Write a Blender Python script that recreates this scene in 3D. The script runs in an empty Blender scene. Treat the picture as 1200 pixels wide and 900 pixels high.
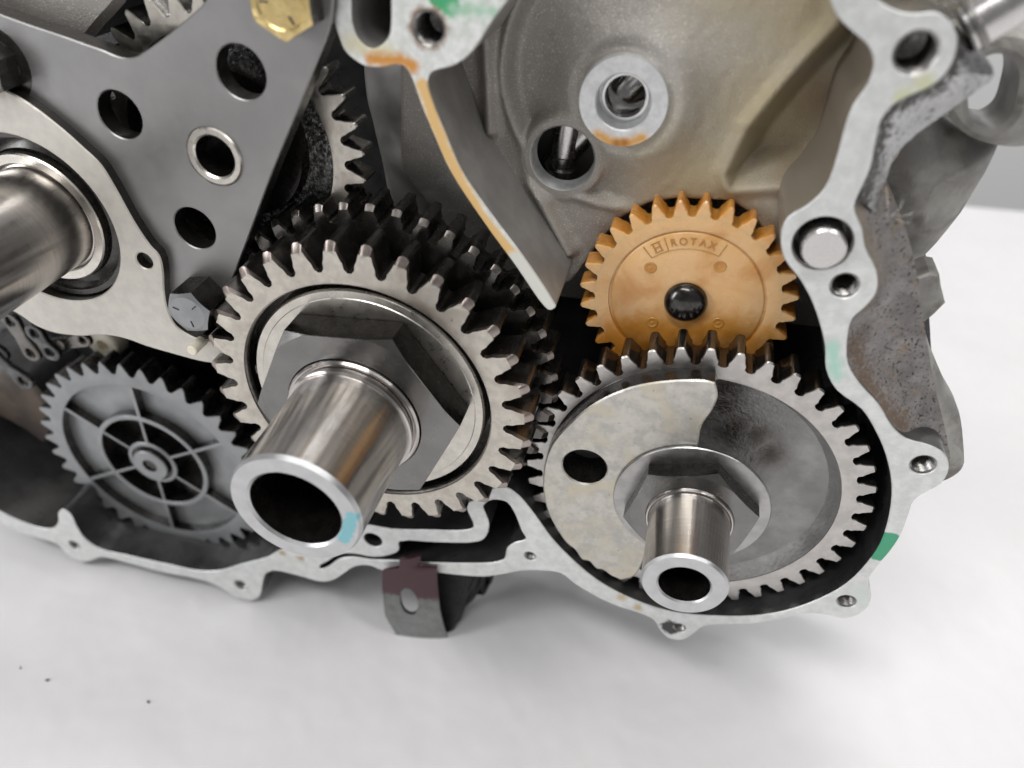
import bpy, bmesh, math, random
from mathutils import Vector, Matrix, noise
from mathutils.geometry import tessellate_polygon
random.seed(7)
S = 0.001                     # lengths below are millimetres
rad = math.radians
scene = bpy.context.scene
COL = scene.collection
TABLE = -224.0                # height of the table under the optical centre, mm
# ------------------------------------------------------------------ camera
# machine frame: u right, v up, z out of the gasket face (towards the viewer)
_a = Vector((0.23522869, -0.58591762, 0.77547921))
_r = Vector((0.97194005, 0.14180364, -0.18768129))
_u = Vector((0.0, -0.79786732, -0.60283309))
DG = 142.0                    # camera to gasket face, along the shafts
def pt(px, py, z=0.0):
    """direction seen in the photograph carried to the plane at height z"""
    d = Vector((px - 600.0, py - 450.0, 900.0)); t = (DG - z) / d.dot(_a)
    return (t * d.dot(_r), t * d.dot(_u))
def W(u, v, z):               # machine frame -> world, metres
    return Vector((u * S, -z * S, (v - TABLE) * S))
cam_d = bpy.data.cameras.new('camera'); cam = bpy.data.objects.new('camera', cam_d); COL.objects.link(cam)
cam_d.sensor_width = 36; cam_d.lens = 27; cam_d.clip_start = 0.005; cam_d.clip_end = 20
m = Matrix(((_r[0], -_r[1], -_r[2]), (_a[0], -_a[1], -_a[2]), (_u[0], -_u[1], -_u[2]))).to_4x4()
m.translation = W(0, 0, DG); cam.matrix_world = m
cam_d.dof.use_dof = True; cam_d.dof.focus_distance = 0.183; cam_d.dof.aperture_fstop = 9
scene.camera = cam
# ------------------------------------------------------------------ light
world = bpy.data.worlds.new('World'); scene.world = world; world.use_nodes = True
bg = world.node_tree.nodes['Background']; bg.inputs[0].default_value = (0.93, 0.93, 0.93, 1); bg.inputs[1].default_value = 0.20
def area(name, loc, target, sx, sy, power, col=(1, 1, 1)):
    l = bpy.data.lights.new(name, 'AREA'); l.shape = 'RECTANGLE'; l.size = sx; l.size_y = sy; l.energy = power; l.color = col
    o = bpy.data.objects.new(name, l); COL.objects.link(o); o.location = loc
    o.rotation_euler = (Vector(target) - Vector(loc)).to_track_quat('-Z', 'Y').to_euler(); return o
area('ceiling_lamp', (-0.25, -0.75, 1.55), (0, 0, 0.1), 1.0, 0.22, 13, (1, 0.99, 0.975))
area('ceiling_lamp', (0.95, -0.45, 1.5), (0, 0, 0.1), 0.2, 1.0, 5, (1, 0.99, 0.975))
area('left_streak_light', (-1.3, -0.9, 0.55), (-0.05, 0, 0.1), 0.3, 0.8, 8, (0.97, 0.98, 1))  # added source on the left, gives the shafts a highlight streak
area('ceiling_lamp', (0.12, 0.42, 1.5), (0.05, 0.0, 0.0), 0.5, 0.16, 5.0, (1, 0.995, 0.985))
area('ceiling_glow', (0.0, 0.1, 2.3), (0, 0.1, 0), 2.6, 2.6, 12, (1, 1, 1))
area('wall_fill', (0.4, 0.95, 1.2), (0.5, 1.3, 0.3), 1.0, 0.1, 4, (1, 0.995, 0.985))  # added fill to brighten the background wall, no fixture behind it
vs = scene.view_settings; vs.view_transform = 'Standard'; vs.look = 'None'; vs.exposure = 0.0; vs.gamma = 1
# ------------------------------------------------------------------ materials
class NT:
    def __init__(s, mat): s.t = mat.node_tree; s.n = s.t.nodes
    def new(s, ty, **k):
        n = s.n.new(ty)
        for a, b in k.items(): setattr(n, a, b)
        return n
    def link(s, a, b): s.t.links.new(a, b)
    def math(s, op, a, b=None, clamp=False):
        n = s.new('ShaderNodeMath', operation=op); n.use_clamp = clamp
        for i, x in enumerate((a, b)):
            if x is None: continue
            if hasattr(x, 'links'): s.link(x, n.inputs[i])
            else: n.inputs[i].default_value = x
        return n.outputs[0]
    def vec(s, op, a, b=None, out=0):
        n = s.new('ShaderNodeVectorMath', operation=op)
        for i, x in enumerate((a, b)):
            if x is None: continue
            if hasattr(x, 'links'): s.link(x, n.inputs[i])
            elif op == 'SCALE' and i == 1: n.inputs[3].default_value = x
            else: n.inputs[i].default_value = x
        return n.outputs['Value'] if out else n.outputs[0]
    def mix(s, f, a, b):
        n = s.new('ShaderNodeMix', data_type='RGBA')
        for i, x in ((0, f), (6, a), (7, b)):
            if hasattr(x, 'links'): s.link(x, n.inputs[i])
            elif i == 0: n.inputs[0].default_value = x
            else: n.inputs[i].default_value = (*x, 1) if len(x) == 3 else x
        return n.outputs[2]
    def mixf(s, f, a, b):
        return s.math('ADD', s.math('MULTIPLY', s.math('SUBTRACT', 1.0, f), a), s.math('MULTIPLY', f, b))
    def noise(s, co, scale, detail=4, rough=.55, dist=0):
        n = s.new('ShaderNodeTexNoise'); n.inputs['Scale'].default_value = scale; n.inputs['Detail'].default_value = detail
        n.inputs['Roughness'].default_value = rough; n.inputs['Distortion'].default_value = dist
        s.link(co, n.inputs['Vector']); return n.outputs[0]
    def ramp(s, f, lo, hi):
        n = s.new('ShaderNodeMapRange'); n.interpolation_type = 'SMOOTHSTEP'
        n.inputs[1].default_value = lo; n.inputs[2].default_value = hi; s.link(f, n.inputs[0]); return n.outputs[0]
def MAT(name, c1, c2=None, scale=.15, lohi=(.35, .65), metal=1.0, rough=(.3, .4), rscale=None, bump=.0, bscale=6, bdist=.0004, coat=0, stains=(), speck=None, brush=None, sss=0, sscale=.55, wash=None, aniso=0, spec=None):
    """colour c1/c2 mixed by noise of `scale` per mm; stains: list of (kind, points, radius, soft, colour, rough, metal, noise amount)"""
    mt = bpy.data.materials.new(name); mt.use_nodes = True; N = NT(mt); b = N.n['Principled BSDF']
    tc = N.new('ShaderNodeTexCoord'); co = N.vec('SCALE', tc.outputs['Object'], 1000.0)
    c2 = c2 or c1
    n1 = N.noise(co, scale, 6, .6)
    col = N.mix(N.ramp(n1, *lohi), c1, c2)
    if wash:   # a second, larger tint (colour, scale, lo, hi)
        col = N.mix(N.ramp(N.noise(N.vec('ADD', co, (31, 7, 3)), wash[1], 4, .5, .4), wash[2], wash[3]), col, wash[0])
    rg = N.mixf(N.ramp(N.noise(N.vec('ADD', co, (5, 9, 2)), rscale or scale * 2.3, 5, .6), .3, .7), rough[0], rough[1])
    me = None
    if brush:  # long fine scratches: (axis scale vector, amount)
        bn = N.noise(N.vec('MULTIPLY', co, brush[0]), 1.0, 3, .6)
        rg = N.math('ADD', rg, N.math('MULTIPLY', N.math('SUBTRACT', bn, .5), brush[1]))
        col = N.mix(N.math('MULTIPLY', N.ramp(bn, .3, .7), brush[2]), col, tuple(x * .55 for x in c1))
    if speck:  # (scale, threshold, colour)
        sp = N.noise(co, speck[0], 2, .5); col = N.mix(N.ramp(sp, speck[1], speck[1] + .06), col, speck[2])
    mfac = metal
    for (kind, pts, r, soft, sc, srough, smetal, na) in stains:
        pn = N.noise(co, sscale, 4, .6); off = N.math('MULTIPLY', N.math('SUBTRACT', pn, .5), na * 2)
        dist = None
        if kind == 'blob':
            ds = [N.vec('DISTANCE', N.vec('MULTIPLY', co, (1, 0, 1)), (p[0], 0, p[1]), 1) for p in pts]
        else:
            ds = []
            for p, q in zip(pts, pts[1:]):
                A = Vector((p[0], 0, p[1])); B = Vector((q[0], 0, q[1])); ba = B - A
                pa = N.vec('SUBTRACT', N.vec('MULTIPLY', co, (1, 0, 1)), tuple(A))
                h = N.math('DIVIDE', N.vec('DOT_PRODUCT', pa, tuple(ba), 1), ba.dot(ba), True)
                n = N.new('ShaderNodeVectorMath', operation='SCALE'); n.inputs[0].default_value = tuple(ba); N.link(h, n.inputs[3])
                ds.append(N.vec('LENGTH', N.vec('SUBTRACT', pa, n.outputs[0]), None, 1))
        for d in ds: dist = d if dist is None else N.math('MINIMUM', dist, d)
        f = N.math('SUBTRACT', 1.0, N.ramp(N.math('ADD', dist, off), r - soft, r + soft))
        col = N.mix(f, col, sc); rg = N.mixf(f, rg, srough) if True else rg
        mfac = N.mixf(f, mfac, smetal)
    N.link(col, b.inputs['Base Color']); N.link(N.math('MAXIMUM', rg, .06), b.inputs['Roughness'])
    if hasattr(mfac, 'links'): N.link(mfac, b.inputs['Metallic'])
    else: b.inputs['Metallic'].default_value = mfac
    if coat: b.inputs['Coat Weight'].default_value = coat; b.inputs['Coat Roughness'].default_value = .12
    if spec is not None: b.inputs['Specular IOR Level'].default_value = spec
    if sss:
        b.inputs['Subsurface Weight'].default_value = sss; b.inputs['Subsurface Radius'].default_value = (.004, .002, .0008); b.inputs['Subsurface Scale'].default_value = .6
    if aniso:
        b.inputs['Anisotropic'].default_value = aniso; b.inputs['Anisotropic Rotation'].default_value = .25
        tg = N.new('ShaderNodeTangent', direction_type='RADIAL', axis='Y'); N.link(tg.outputs[0], b.inputs['Tangent'])
    if bump:
        bn = N.noise(co, bscale, 3, .6)
        if brush: bn = N.math('ADD', N.math('MULTIPLY', bn, .4), N.noise(N.vec('MULTIPLY', co, brush[0]), 1.0, 2, .6))
        bu = N.new('ShaderNodeBump'); bu.inputs['Strength'].default_value = min(1, bump); bu.inputs['Distance'].default_value = bdist
        N.link(bn, bu.inputs['Height']); N.link(bu.outputs[0], b.inputs['Normal'])
    return mt
G = lambda g, t=0: (g + t, g, g - t)
P0 = lambda x, y: pt(x, y, 0)
rib = [(436, 69), (452, 71), (470, 70), (484, 78), (495, 100), (508, 140), (522, 176), (545, 222), (565, 255), (590, 285), (603, 301)]
m_gasket = MAT('milled_aluminium', (.80, .805, .80), (.66, .67, .66), .3, metal=.45, rough=(.36, .5), bump=.06, bscale=3, speck=(1.9, .74, (.45, .46, .44)), brush=((.5, 1, 7), .12, .22),
    wash=((.70, .75, .72), .09, .56, .75),
    stains=[('blob', [P0(1037, 641)], 5.0, .3, (.06, .36, .20), .4, 0, .45),
            ('seg', [P0(975, 405), P0(980, 440)], 1.2, 1.4, (.42, .66, .56), .5, .2, 1.6),
            ('blob', [P0(1060, 115), P0(1084, 98)], 1.6, 1.2, (.55, .56, .38), .6, 0, 1.2),
            ('blob', [P0(728, 700), P0(748, 712)], 1.2, 1.2, (.50, .40, .24), .5, 0, 1.5),
            ('blob', [P0(786, 735)], 2.9, .5, (.05, .05, .05), .4, .3, 1.5),
            ('blob', [P0(331, 648), P0(352, 654)], 1.2, 1.0, (.42, .32, .18), .5, 0, 1.5)])
m_gasket_top = MAT('stained_aluminium', (.84, .85, .83), (.66, .68, .65), .5, metal=.35, rough=(.35, .5), bump=.1, bscale=2,
    stains=[('blob', [P0(512, -6), P0(521, 0), P0(527, 6)], 1.9, .4, (.05, .38, .16), .5, 0, 1.2),
            ('seg', [P0(530, 12), P0(575, 14)], .9, 1.3, (.36, .56, .42), .5, 0, 2),
            ('seg', [P0(410, 50), P0(455, 62)], 1.4, 1.6, (.66, .62, .44), .5, 0, 1.6),
            ('blob', [P0(502, 33)], 3.7, .9, (.26, .17, .12), .7, 0, 1.3),
            ('seg', [P0(x, y) for x, y in rib[4:]], 1.25, .7, (.72, .47, .19), .3, 0, .8),
            ('seg', [P0(x, y) for x, y in rib[:4]], 1.15, 1.1, (.60, .26, .04), .22, 0, 1.1),
            ('seg', [P0(606, 306), P0(616, 318), P0(641, 352)], 2.2, .8, (.72, .72, .66), .35, .4, 1.4)])
m_cast = MAT('cast_aluminium', (.38, .36, .335), (.44, .415, .385), .06, metal=.6, rough=(.38, .52), bump=.6, bscale=3.4, speck=(3.2, .60, (.68, .64, .56)),
    stains=[('blob', [(8, -20), (20, -30), (15, -50), (30, -62), (2, -66), (32, -15)], 14, 13, (.42, .355, .23), .45, .5, 3), ('blob', [(24, -48), (22, -62)], 4, 5, (.33, .25, .165), .5, .4, 2)])
m_cast_grey = MAT('grey_cast_aluminium', (.30, .29, .28), (.38, .37, .355), .1, metal=.5, rough=(.4, .55), bump=.14, bscale=3)
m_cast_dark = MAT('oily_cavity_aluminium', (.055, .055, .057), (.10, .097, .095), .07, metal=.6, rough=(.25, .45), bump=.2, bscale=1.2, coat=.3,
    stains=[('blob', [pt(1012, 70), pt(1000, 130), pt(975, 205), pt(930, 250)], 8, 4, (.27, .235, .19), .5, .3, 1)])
m_rough_cast = MAT('corroded_casting', (.19, .175, .17), (.31, .29, .282), .16, (.35, .65), metal=.45, rough=(.32, .6), bump=.5, bscale=1.2, sscale=1.1,
    stains=[('seg', [pt(x, y, -1.5) for x, y in ((1004, 245), (1018, 290), (1030, 330))], 1.2, 1.6, (.24, .20, .16), .8, 0, 3.5), ('seg', [pt(x, y, -1.5) for x, y in ((1001, 400), (1010, 440), (1035, 475), (1060, 505))], 1.4, 1.8, (.15, .105, .075), .7, 0, 5)], wash=((.28, .22, .16), .3, .58, .70), speck=(1.6, .60, (.05, .045, .04)))
m_flaked = MAT('flaked_casting', (.48, .48, .48), (.38, .38, .38), .2, metal=.9, rough=(.26, .38), bump=.35, bscale=.9, sscale=1.0, speck=(1.3, .60, (.06, .055, .05)),
    stains=[('seg', [pt(x, y, -1) for x, y in ((1124, 40), (1121, 66), (1098, 102), (1070, 116), (1050, 126), (1036, 142), (1029, 168), (1024, 200), (1010, 240))], 1.6, .25, (.05, .047, .043), .4, .3, 6)])
m_far_cast = MAT('dull_grey_casting', (.40, .39, .36), (.27, .26, .25), .12, metal=.3, rough=(.5, .65), bump=.2, bscale=1, wash=((.20, .19, .17), .15, .5, .7))
m_boss = MAT('machined_boss_aluminium', (.74, .75, .75), (.62, .63, .63), .6, metal=.7, rough=(.33, .48), bump=.05, bscale=3,
    stains=[('seg', [(-4.6, -6.9), (-2.2, -8.0), (0, -8.3), (2.4, -7.9), (4.6, -6.8)], 1.0, 1.1, (.60, .30, .05), .25, .1, .5), ('blob', [(-.6, -8.4), (1, -8.2)], .9, .9, (.36, .13, .01), .2, 0, .5)])
m_steelL = MAT('warm_ground_steel', (.64, .605, .54), (.52, .49, .44), .35, metal=1, rough=(.30, .42), bump=.05, bscale=2, speck=(1.1, .70, (.30, .22, .15)), wash=((.46, .41, .35), .12, .5, .75))
m_steelR = MAT('ground_gear_steel', (.60, .575, .55), (.50, .48, .46), .3, metal=1, rough=(.33, .45), bump=.04, bscale=3)
m_steelB = MAT('matt_grey_steel', (.36, .368, .375), (.31, .318, .325), .1, metal=.65, rough=(.36, .5), bump=.05, bscale=3)
m_oil = MAT('oil_dark_steel', (.16, .15, .14), (.11, .102, .095), .25, metal=.95, rough=(.17, .28), bump=.03, bscale=1.5, coat=.2)
m_oil2 = MAT('blackened_oily_steel', (.05, .048, .046), (.08, .075, .07), .25, metal=.9, rough=(.24, .34), bump=.03, bscale=1.5, coat=.3)
m_tip = MAT('tooth_tip_bevel', (.43, .37, .34), (.34, .29, .265), .4, metal=1, rough=(.3, .42))  # pinkish-brown reflection on the bevels put into their colour
m_tip2 = MAT('dark_tooth_tip_bevel', (.30, .27, .25), (.22, .2, .18), .4, metal=1, rough=(.25, .4))
m_cw = MAT('pale_counterweight_steel', (.62, .60, .55), (.48, .47, .44), .35, metal=.85, rough=(.32, .46), bump=.05, bscale=2, wash=((.60, .55, .44), .12, .45, .7), speck=(.8, .72, (.35, .32, .26)))
m_web = MAT('rough_forged_web', (.40, .395, .39), (.30, .295, .29), .1, (.3, .6), metal=.8, rough=(.48, .6), bump=.6, bscale=.9,
    stains=[('blob', [(3, 30), (4, 24), (8, 19), (13, 17), (17, 12)], 4.6, 5, (.06, .052, .045), .2, .85, 1.6)])
m_chain = MAT('dull_chain_steel', (.15, .15, .15), (.08, .08, .08), .3, metal=.8, rough=(.3, .45))
m_brown = MAT('brown_oiled_casting', (.16, .125, .10), (.10, .085, .075), .1, metal=.3, rough=(.35, .5), bump=.3, bscale=1.5)
m_web2 = MAT('wet_forged_web', (.33, .325, .32), (.05, .048, .045), 1.1, (.35, .6), metal=.9, rough=(.18, .4), bump=1.0, bscale=1.2, coat=.3)
m_letter = MAT('letter_nylon', (.50, .235, .06), metal=0, rough=(.3, .4))
m_shaft = MAT('polished_shaft_steel', (.62, .585, .56), (.56, .53, .51), .2, metal=1, rough=(.19, .23), bump=.05, bscale=.01, brush=((.05, 3.2, .05), .07, .3), aniso=.85)
m_shaft_end = MAT('turned_end_steel', (.60, .60, .61), (.54, .54, .55), .3, metal=.95, rough=(.34, .42), bump=.03)
m_shaft_endL = MAT('turned_end_steel_marked', (.60, .60, .61), (.54, .54, .55), .3, metal=.95, rough=(.34, .42), bump=.03,
    stains=[('blob', [tuple(a - b for a, b in zip(pt(*q, 46.7), (-68.55, -114.5))) for q in ((412, 606), (410, 613), (408, 620), (406, 626), (403, 631))], 1.45, .3, (.22, .50, .56), .5, 0, .6)])
m_bore = MAT('dark_oiled_bore', (.035, .03, .028), (.02, .018, .016), .3, metal=.7, rough=(.15, .3), coat=.4)
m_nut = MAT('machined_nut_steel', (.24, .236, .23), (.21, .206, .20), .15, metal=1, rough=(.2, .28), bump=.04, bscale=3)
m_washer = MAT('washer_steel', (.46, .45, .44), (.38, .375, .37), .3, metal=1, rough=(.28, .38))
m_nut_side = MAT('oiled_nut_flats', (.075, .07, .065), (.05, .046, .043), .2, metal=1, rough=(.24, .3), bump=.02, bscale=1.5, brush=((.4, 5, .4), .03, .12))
m_disc = MAT('ground_washer_steel', (.70, .67, .61), (.60, .57, .52), .25, metal=1, rough=(.26, .36), bump=.03, brush=((.3, 1, 5), .06, .08))
m_plate = MAT('grey_steel_plate', (.32, .315, .312), (.285, .28, .278), .08, metal=.85, rough=(.36, .46), bump=.05, bscale=3,
    stains=[('blob', [(-112.5, -66.0)], 3.2, 3.4, (.20, .19, .17), .3, .8, .8), ('blob', [(-133.5, -33.0)], 3.0, 3.0, (.20, .17, .13), .3, .8, .8)])
m_plate_edge = MAT('dark_plate_edge', (.09, .085, .08), metal=.9, rough=(.25, .35))
m_cover = MAT('pale_cast_retainer', (.66, .63, .57), (.60, .575, .53), .3, metal=.55, rough=(.42, .55), bump=.12, bscale=3, speck=(2.5, .68, (.46, .43, .38)))
m_brass = MAT('yellow_passivated_bolt', (.74, .58, .28), (.64, .49, .22), .5, metal=1, rough=(.25, .4), bump=.2, bscale=.8)
m_orange = MAT('amber_nylon', (.80, .50, .235), (.76, .45, .185), .12, metal=0, rough=(.22, .34), bump=.03, coat=.35, sss=.35,
    wash=((.62, .29, .07), .10, .50, .75), stains=[('seg', [(-15, -10), (-8, -8), (0, -9), (9, -6), (15, -8)], 3.6, 4.5, (.60, .25, .035), .18, 0, 3), ('seg', [(-17, -15), (17, -15)], 5, 4, (.55, .22, .03), .16, 0, 3)])
m_orange_deep = MAT('amber_nylon_flank', (.62, .29, .06), (.50, .21, .035), .2, metal=0, rough=(.25, .35), coat=.4, sss=.35)
m_pin = MAT('black_oiled_pin', (.045, .042, .04), (.08, .075, .07), .5, metal=.9, rough=(.16, .28), coat=.4, brush=((.5, 8, .5), .1, .2))
m_dowel = MAT('dowel_pin_steel', (.66, .64, .63), metal=1, rough=(.24, .3))
m_chrome = MAT('bright_sleeve_steel', (.72, .72, .72), metal=1, rough=(.12, .2))
m_rubber = MAT('black_rubber', (.008, .008, .009), (.014, .014, .014), .3, metal=0, rough=(.4, .6), spec=.25, bump=.3, bscale=.8)
m_maroon = MAT('painted_clamp_steel', (.22, .225, .222), (.17, .175, .172), .3, metal=.85, rough=(.25, .38), bump=.05,
    stains=[('seg', [(-9, 15), (9, 15)], 13.3, 1.4, (.05, .012, .018), .3, .1, 2.2)])
m_clamp_edge = MAT('clamp_edge_steel', (.28, .28, .28), metal=.8, rough=(.3, .4))
m_cream = MAT('cream_plastic', (.86, .80, .66), metal=0, rough=(.4, .5))
m_thread = MAT('thread_metal', (.34, .33, .32), (.22, .21, .20), .8, metal=.9, rough=(.25, .4))
m_table = MAT('white_table_film', (.77, .76, .765), (.735, .725, .73), .012, metal=0, rough=(.3, .5), bump=.6, bscale=.022, bdist=.004, speck=(.35, .80, (.35, .33, .30)))
m_wall = MAT('pale_wall', (.88, .88, .88), metal=0, rough=(.7, .8))
m_mark = MAT('hair', (.75, .72, .66), metal=0, rough=(.4, .5))
# ------------------------------------------------------------------ mesh helpers
def link(name, me, parent=None, loc=None):
    o = bpy.data.objects.new(name, me); COL.objects.link(o)
    if parent is not None: o.parent = parent
    if loc is not None: o.location = loc
    return o
def finish(name, bm, mats, parent=None, loc=None, sharp=32):
    bmesh.ops.recalc_face_normals(bm, faces=bm.faces[:])
    me = bpy.data.meshes.new(name); bm.to_mesh(me); bm.free()
    for mm in (mats if isinstance(mats, (list, tuple)) else [mats]): me.materials.append(mm)
    me.polygons.foreach_set('use_smooth', [True] * len(me.polygons)); me.set_sharp_from_angle(angle=rad(sharp))
    return link(name, me, parent, loc)
def thing(name, label, cat, u=0, v=0, z=0, group=None):
    o = bpy.data.objects.new(name, None); COL.objects.link(o); o.empty_display_size = .005
    o.location = W(u, v, z); o['label'] = label; o['category'] = cat
    if group: o['group'] = group
    return o
def L3(u, v, z): return Vector((u * S, -z * S, v * S))
def smooth(pts, n=4, closed=True):
    """Catmull-Rom through traced points; a third value 1 marks a corner"""
    out = []; N = len(pts); c = [len(p) > 2 and p[2] for p in pts]; P = [Vector(p[:2]) for p in pts]
    for i in range(N if closed else N - 1):
        p1, p2 = P[i], P[(i + 1) % N]
        p0 = P[i - 1] if (closed or i) else p1; p3 = P[(i + 2) % N] if (closed or i < N - 2) else p2
        if c[i]: p0 = p1 * 2 - p2
        if c[(i + 1) % N]: p3 = p2 * 2 - p1
        t0 = 0; t1 = max((p1 - p0).length, 1e-4) ** .5; t2 = t1 + max((p2 - p1).length, 1e-4) ** .5; t3 = t2 + max((p3 - p2).length, 1e-4) ** .5
        for k in range(n):
            t = t1 + (t2 - t1) * k / n
            A1 = p0 * ((t1 - t) / (t1 - t0)) + p1 * ((t - t0) / (t1 - t0)); A2 = p1 * ((t2 - t) / (t2 - t1)) + p2 * ((t - t1) / (t2 - t1)); A3 = p2 * ((t3 - t) / (t3 - t2)) + p3 * ((t - t2) / (t3 - t2))
            B1 = A1 * ((t2 - t) / (t2 - t0)) + A2 * ((t - t0) / (t2 - t0)); B2 = A2 * ((t3 - t) / (t3 - t1)) + A3 * ((t - t1) / (t3 - t1))
            out.append(tuple(B1 * ((t2 - t) / (t2 - t1)) + B2 * ((t - t1) / (t2 - t1))))
    if not closed: out.append(tuple(P[-1]))
    return out
def trace(pts, z, n=4, du=0, dv=0):
    q = [(*[a - b for a, b in zip(pt(p[0], p[1], z), (du, dv))], *p[2:]) for p in pts]
    return smooth(q, n) if n > 1 else [p[:2] for p in q]
def circle(cu, cv, r, n=48, ph=0): return [(cu + r * math.cos(2 * math.pi * (i + ph) / n), cv + r * math.sin(2 * math.pi * (i + ph) / n)) for i in range(n)]
def parea(p): return sum(p[i][0] * p[(i + 1) % len(p)][1] - p[(i + 1) % len(p)][0] * p[i][1] for i in range(len(p))) / 2
def inset(p, d):
    s = 1 if parea(p) > 0 else -1; out = []; n = len(p)
    for i in range(n):
        a = Vector(p[i - 1]); b = Vector(p[i]); c = Vector(p[(i + 1) % n]); e1 = (b - a); e2 = (c - b)
        if e1.length < 1e-6 or e2.length < 1e-6: out.append(tuple(b)); continue
        e1.normalize(); e2.normalize(); n1 = Vector((-e1.y, e1.x)); n2 = Vector((-e2.y, e2.x)); nn = n1 + n2
        if nn.length < .3: nn = n1 * 1.0
        else: nn = nn / max(nn.length_squared / 2, .35)
        out.append(tuple(b + nn * d * s))
    return out
def prism(name, outer, holes, z0, z1, mats, parent=None, loc=None, ch=.25, front=None, sharp=32, backcap=True, zf=None, bmonly=False, chback=0):
    """outer/holes extruded from z0 to z1 with a chamfered front edge. mats = (face, side)"""
    bm = bmesh.new(); loops = [outer] + list(holes); secs = []
    for k, lp in enumerate(loops):
        fr = (front if (front and k == 0) else inset(lp, ch if k == 0 else -ch))
        lv = []
        if chback: lv.append(([bm.verts.new(L3(*p, z0)) for p in inset(lp, chback if k == 0 else -chback)]))
        lv.append([bm.verts.new(L3(*p, z0 + chback)) for p in lp]); lv.append([bm.verts.new(L3(*p, z1 - (zf or ch))) for p in lp]); lv.append([bm.verts.new(L3(*p, z1)) for p in fr])
        for si, (a, b) in enumerate(zip(lv, lv[1:])):
            for i in range(len(lp)):
                f = bm.faces.new((a[i], a[(i + 1) % len(lp)], b[(i + 1) % len(lp)], b[i])); f.material_index = 1 if si < len(lv) - 2 else (2 if isinstance(mats, tuple) and len(mats) > 2 else 0)
        secs.append(lv)
    for idx in ([-1, 0] if backcap else [-1]):
        vs_ = [v for lv in secs for v in lv[idx]]
        tris = tessellate_polygon([[Vector((v.co.x, v.co.z, 0)) for v in lv[idx]] for lv in secs])
        for t in tris:
            try: f = bm.faces.new([vs_[i] for i in t]); f.material_index = 0 if idx == -1 else 1
            except ValueError: pass
    if bmonly: return bm
    return finish(name, bm, mats, parent, loc, sharp)
def lathe(name, prof, mats, parent=None, loc=None, seg=96, c=(0, 0), sharp=30, mi=None, close=False):
    """prof = [(r, z)]; mi = material index per segment"""
    bm = bmesh.new(); rings = []
    for r, z in prof:
        if r < 1e-6: rings.append([bm.verts.new(L3(c[0], c[1], z))])
        else: rings.append([bm.verts.new(L3(c[0] + r * math.cos(2 * math.pi * i / seg), c[1] + r * math.sin(2 * math.pi * i / seg), z)) for i in range(seg)])
    prs = list(zip(rings, rings[1:])) + ([(rings[-1], rings[0])] if close else [])
    for k, (a, b) in enumerate(prs):
        for i in range(seg):
            j = (i + 1) % seg
            if len(a) == 1 and len(b) == 1: continue
            if len(a) == 1: f = bm.faces.new((a[0], b[i], b[j]))
            elif len(b) == 1: f = bm.faces.new((a[i], a[j], b[0]))
            else: f = bm.faces.new((a[i], a[j], b[j], b[i]))
            if mi: f.material_index = mi[k] if k < len(mi) else mi[-1]
    return finish(name, bm, mats, parent, loc, sharp)
def gear_outline(n, rt, rr, ph, wt=.2, wm=.5, wr=.74, q=1.0):
    """n teeth, tooth k centred on angle ph + k*360/n (degrees); widths as a fraction of the pitch"""
    out = []; P = 2 * math.pi / n; rm = (rt + rr) / 2 - .05 * (rt - rr)
    prof = [(-wr / 2, rr + .04 * (rt - rr)), (-wr / 2 + .05, rr + .12 * (rt - rr)), (-wm / 2 - .06, rr + .32 * (rt - rr)), (-wm / 2, rm), (-wm / 2 + .07, rr + .72 * (rt - rr)), (-wt / 2 - .03, rr + .9 * (rt - rr)), (-wt / 2, rt - .05 * (rt - rr)), (-wt / 4, rt)]
    prof = prof + [(-a, r) for a, r in reversed(prof)] + [(.5 - .06, rr), (.5 + .06, rr)]
    for k in range(n):
        c = rad(ph) + k * P
        for a, r in prof: out.append((r * math.cos(c + a * P), r * math.sin(c + a * P)))
    return out
def gear_front(out, rc, side=.12):
    """outline with tooth tips cut back to rc, for the chamfer"""
    ins = inset(out, side); res = []
    for x, y in ins:
        r = math.hypot(x, y); s = min(1, rc / r); res.append((x * s, y * s))
    return res
def toothed(t, n, rt, rr, ph, wt, wm, wr, rin, h, mats, ctip, side=.12, zf=.3):
    """ring part of gear t with every tooth a sub-part; same local frame so grain runs on"""
    full = gear_outline(n, rt, rr, ph, wt, wm, wr); per = len(full) // n; ring = []
    for k in range(n):
        q = full[k * per:(k + 1) * per]; ring += [q[0], q[per - 3], q[per - 2], q[per - 1]]
    ro = prism('toothed_ring', ring, [circle(0, 0, rin, 96)], 0, h, mats, t, front=ring, zf=.05, ch=.15)
    fr = gear_front(full, ctip, side)
    for k in range(n):
        q = full[k * per:k * per + per - 2]; f_ = fr[k * per:k * per + per - 2]; f_[0] = q[0]; f_[-1] = q[-1]
        prism('tooth', q, [], 0, h, mats, ro, front=f_, zf=zf)
    return ro
def grid_surface(name, u0, u1, v0, v1, step, hf, keep, mats, parent=None, sharp=60):
    bm = bmesh.new(); nu = int((u1 - u0) / step); nv = int((v1 - v0) / step)
    V = [[None] * (nv + 1) for _ in range(nu + 1)]
    for i in range(nu + 1):
        for j in range(nv + 1):
            u = u0 + i * step; v = v0 + j * step; V[i][j] = bm.verts.new(L3(u, v, hf(u, v)))
    for i in range(nu):
        for j in range(nv):
            if keep(u0 + (i + .5) * step, v0 + (j + .5) * step): bm.faces.new((V[i][j], V[i + 1][j], V[i + 1][j + 1], V[i][j + 1]))
    bmesh.ops.delete(bm, geom=[v for v in bm.verts if not v.link_faces], context='VERTS')
    return finish(name, bm, mats, parent, None, sharp)
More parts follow.
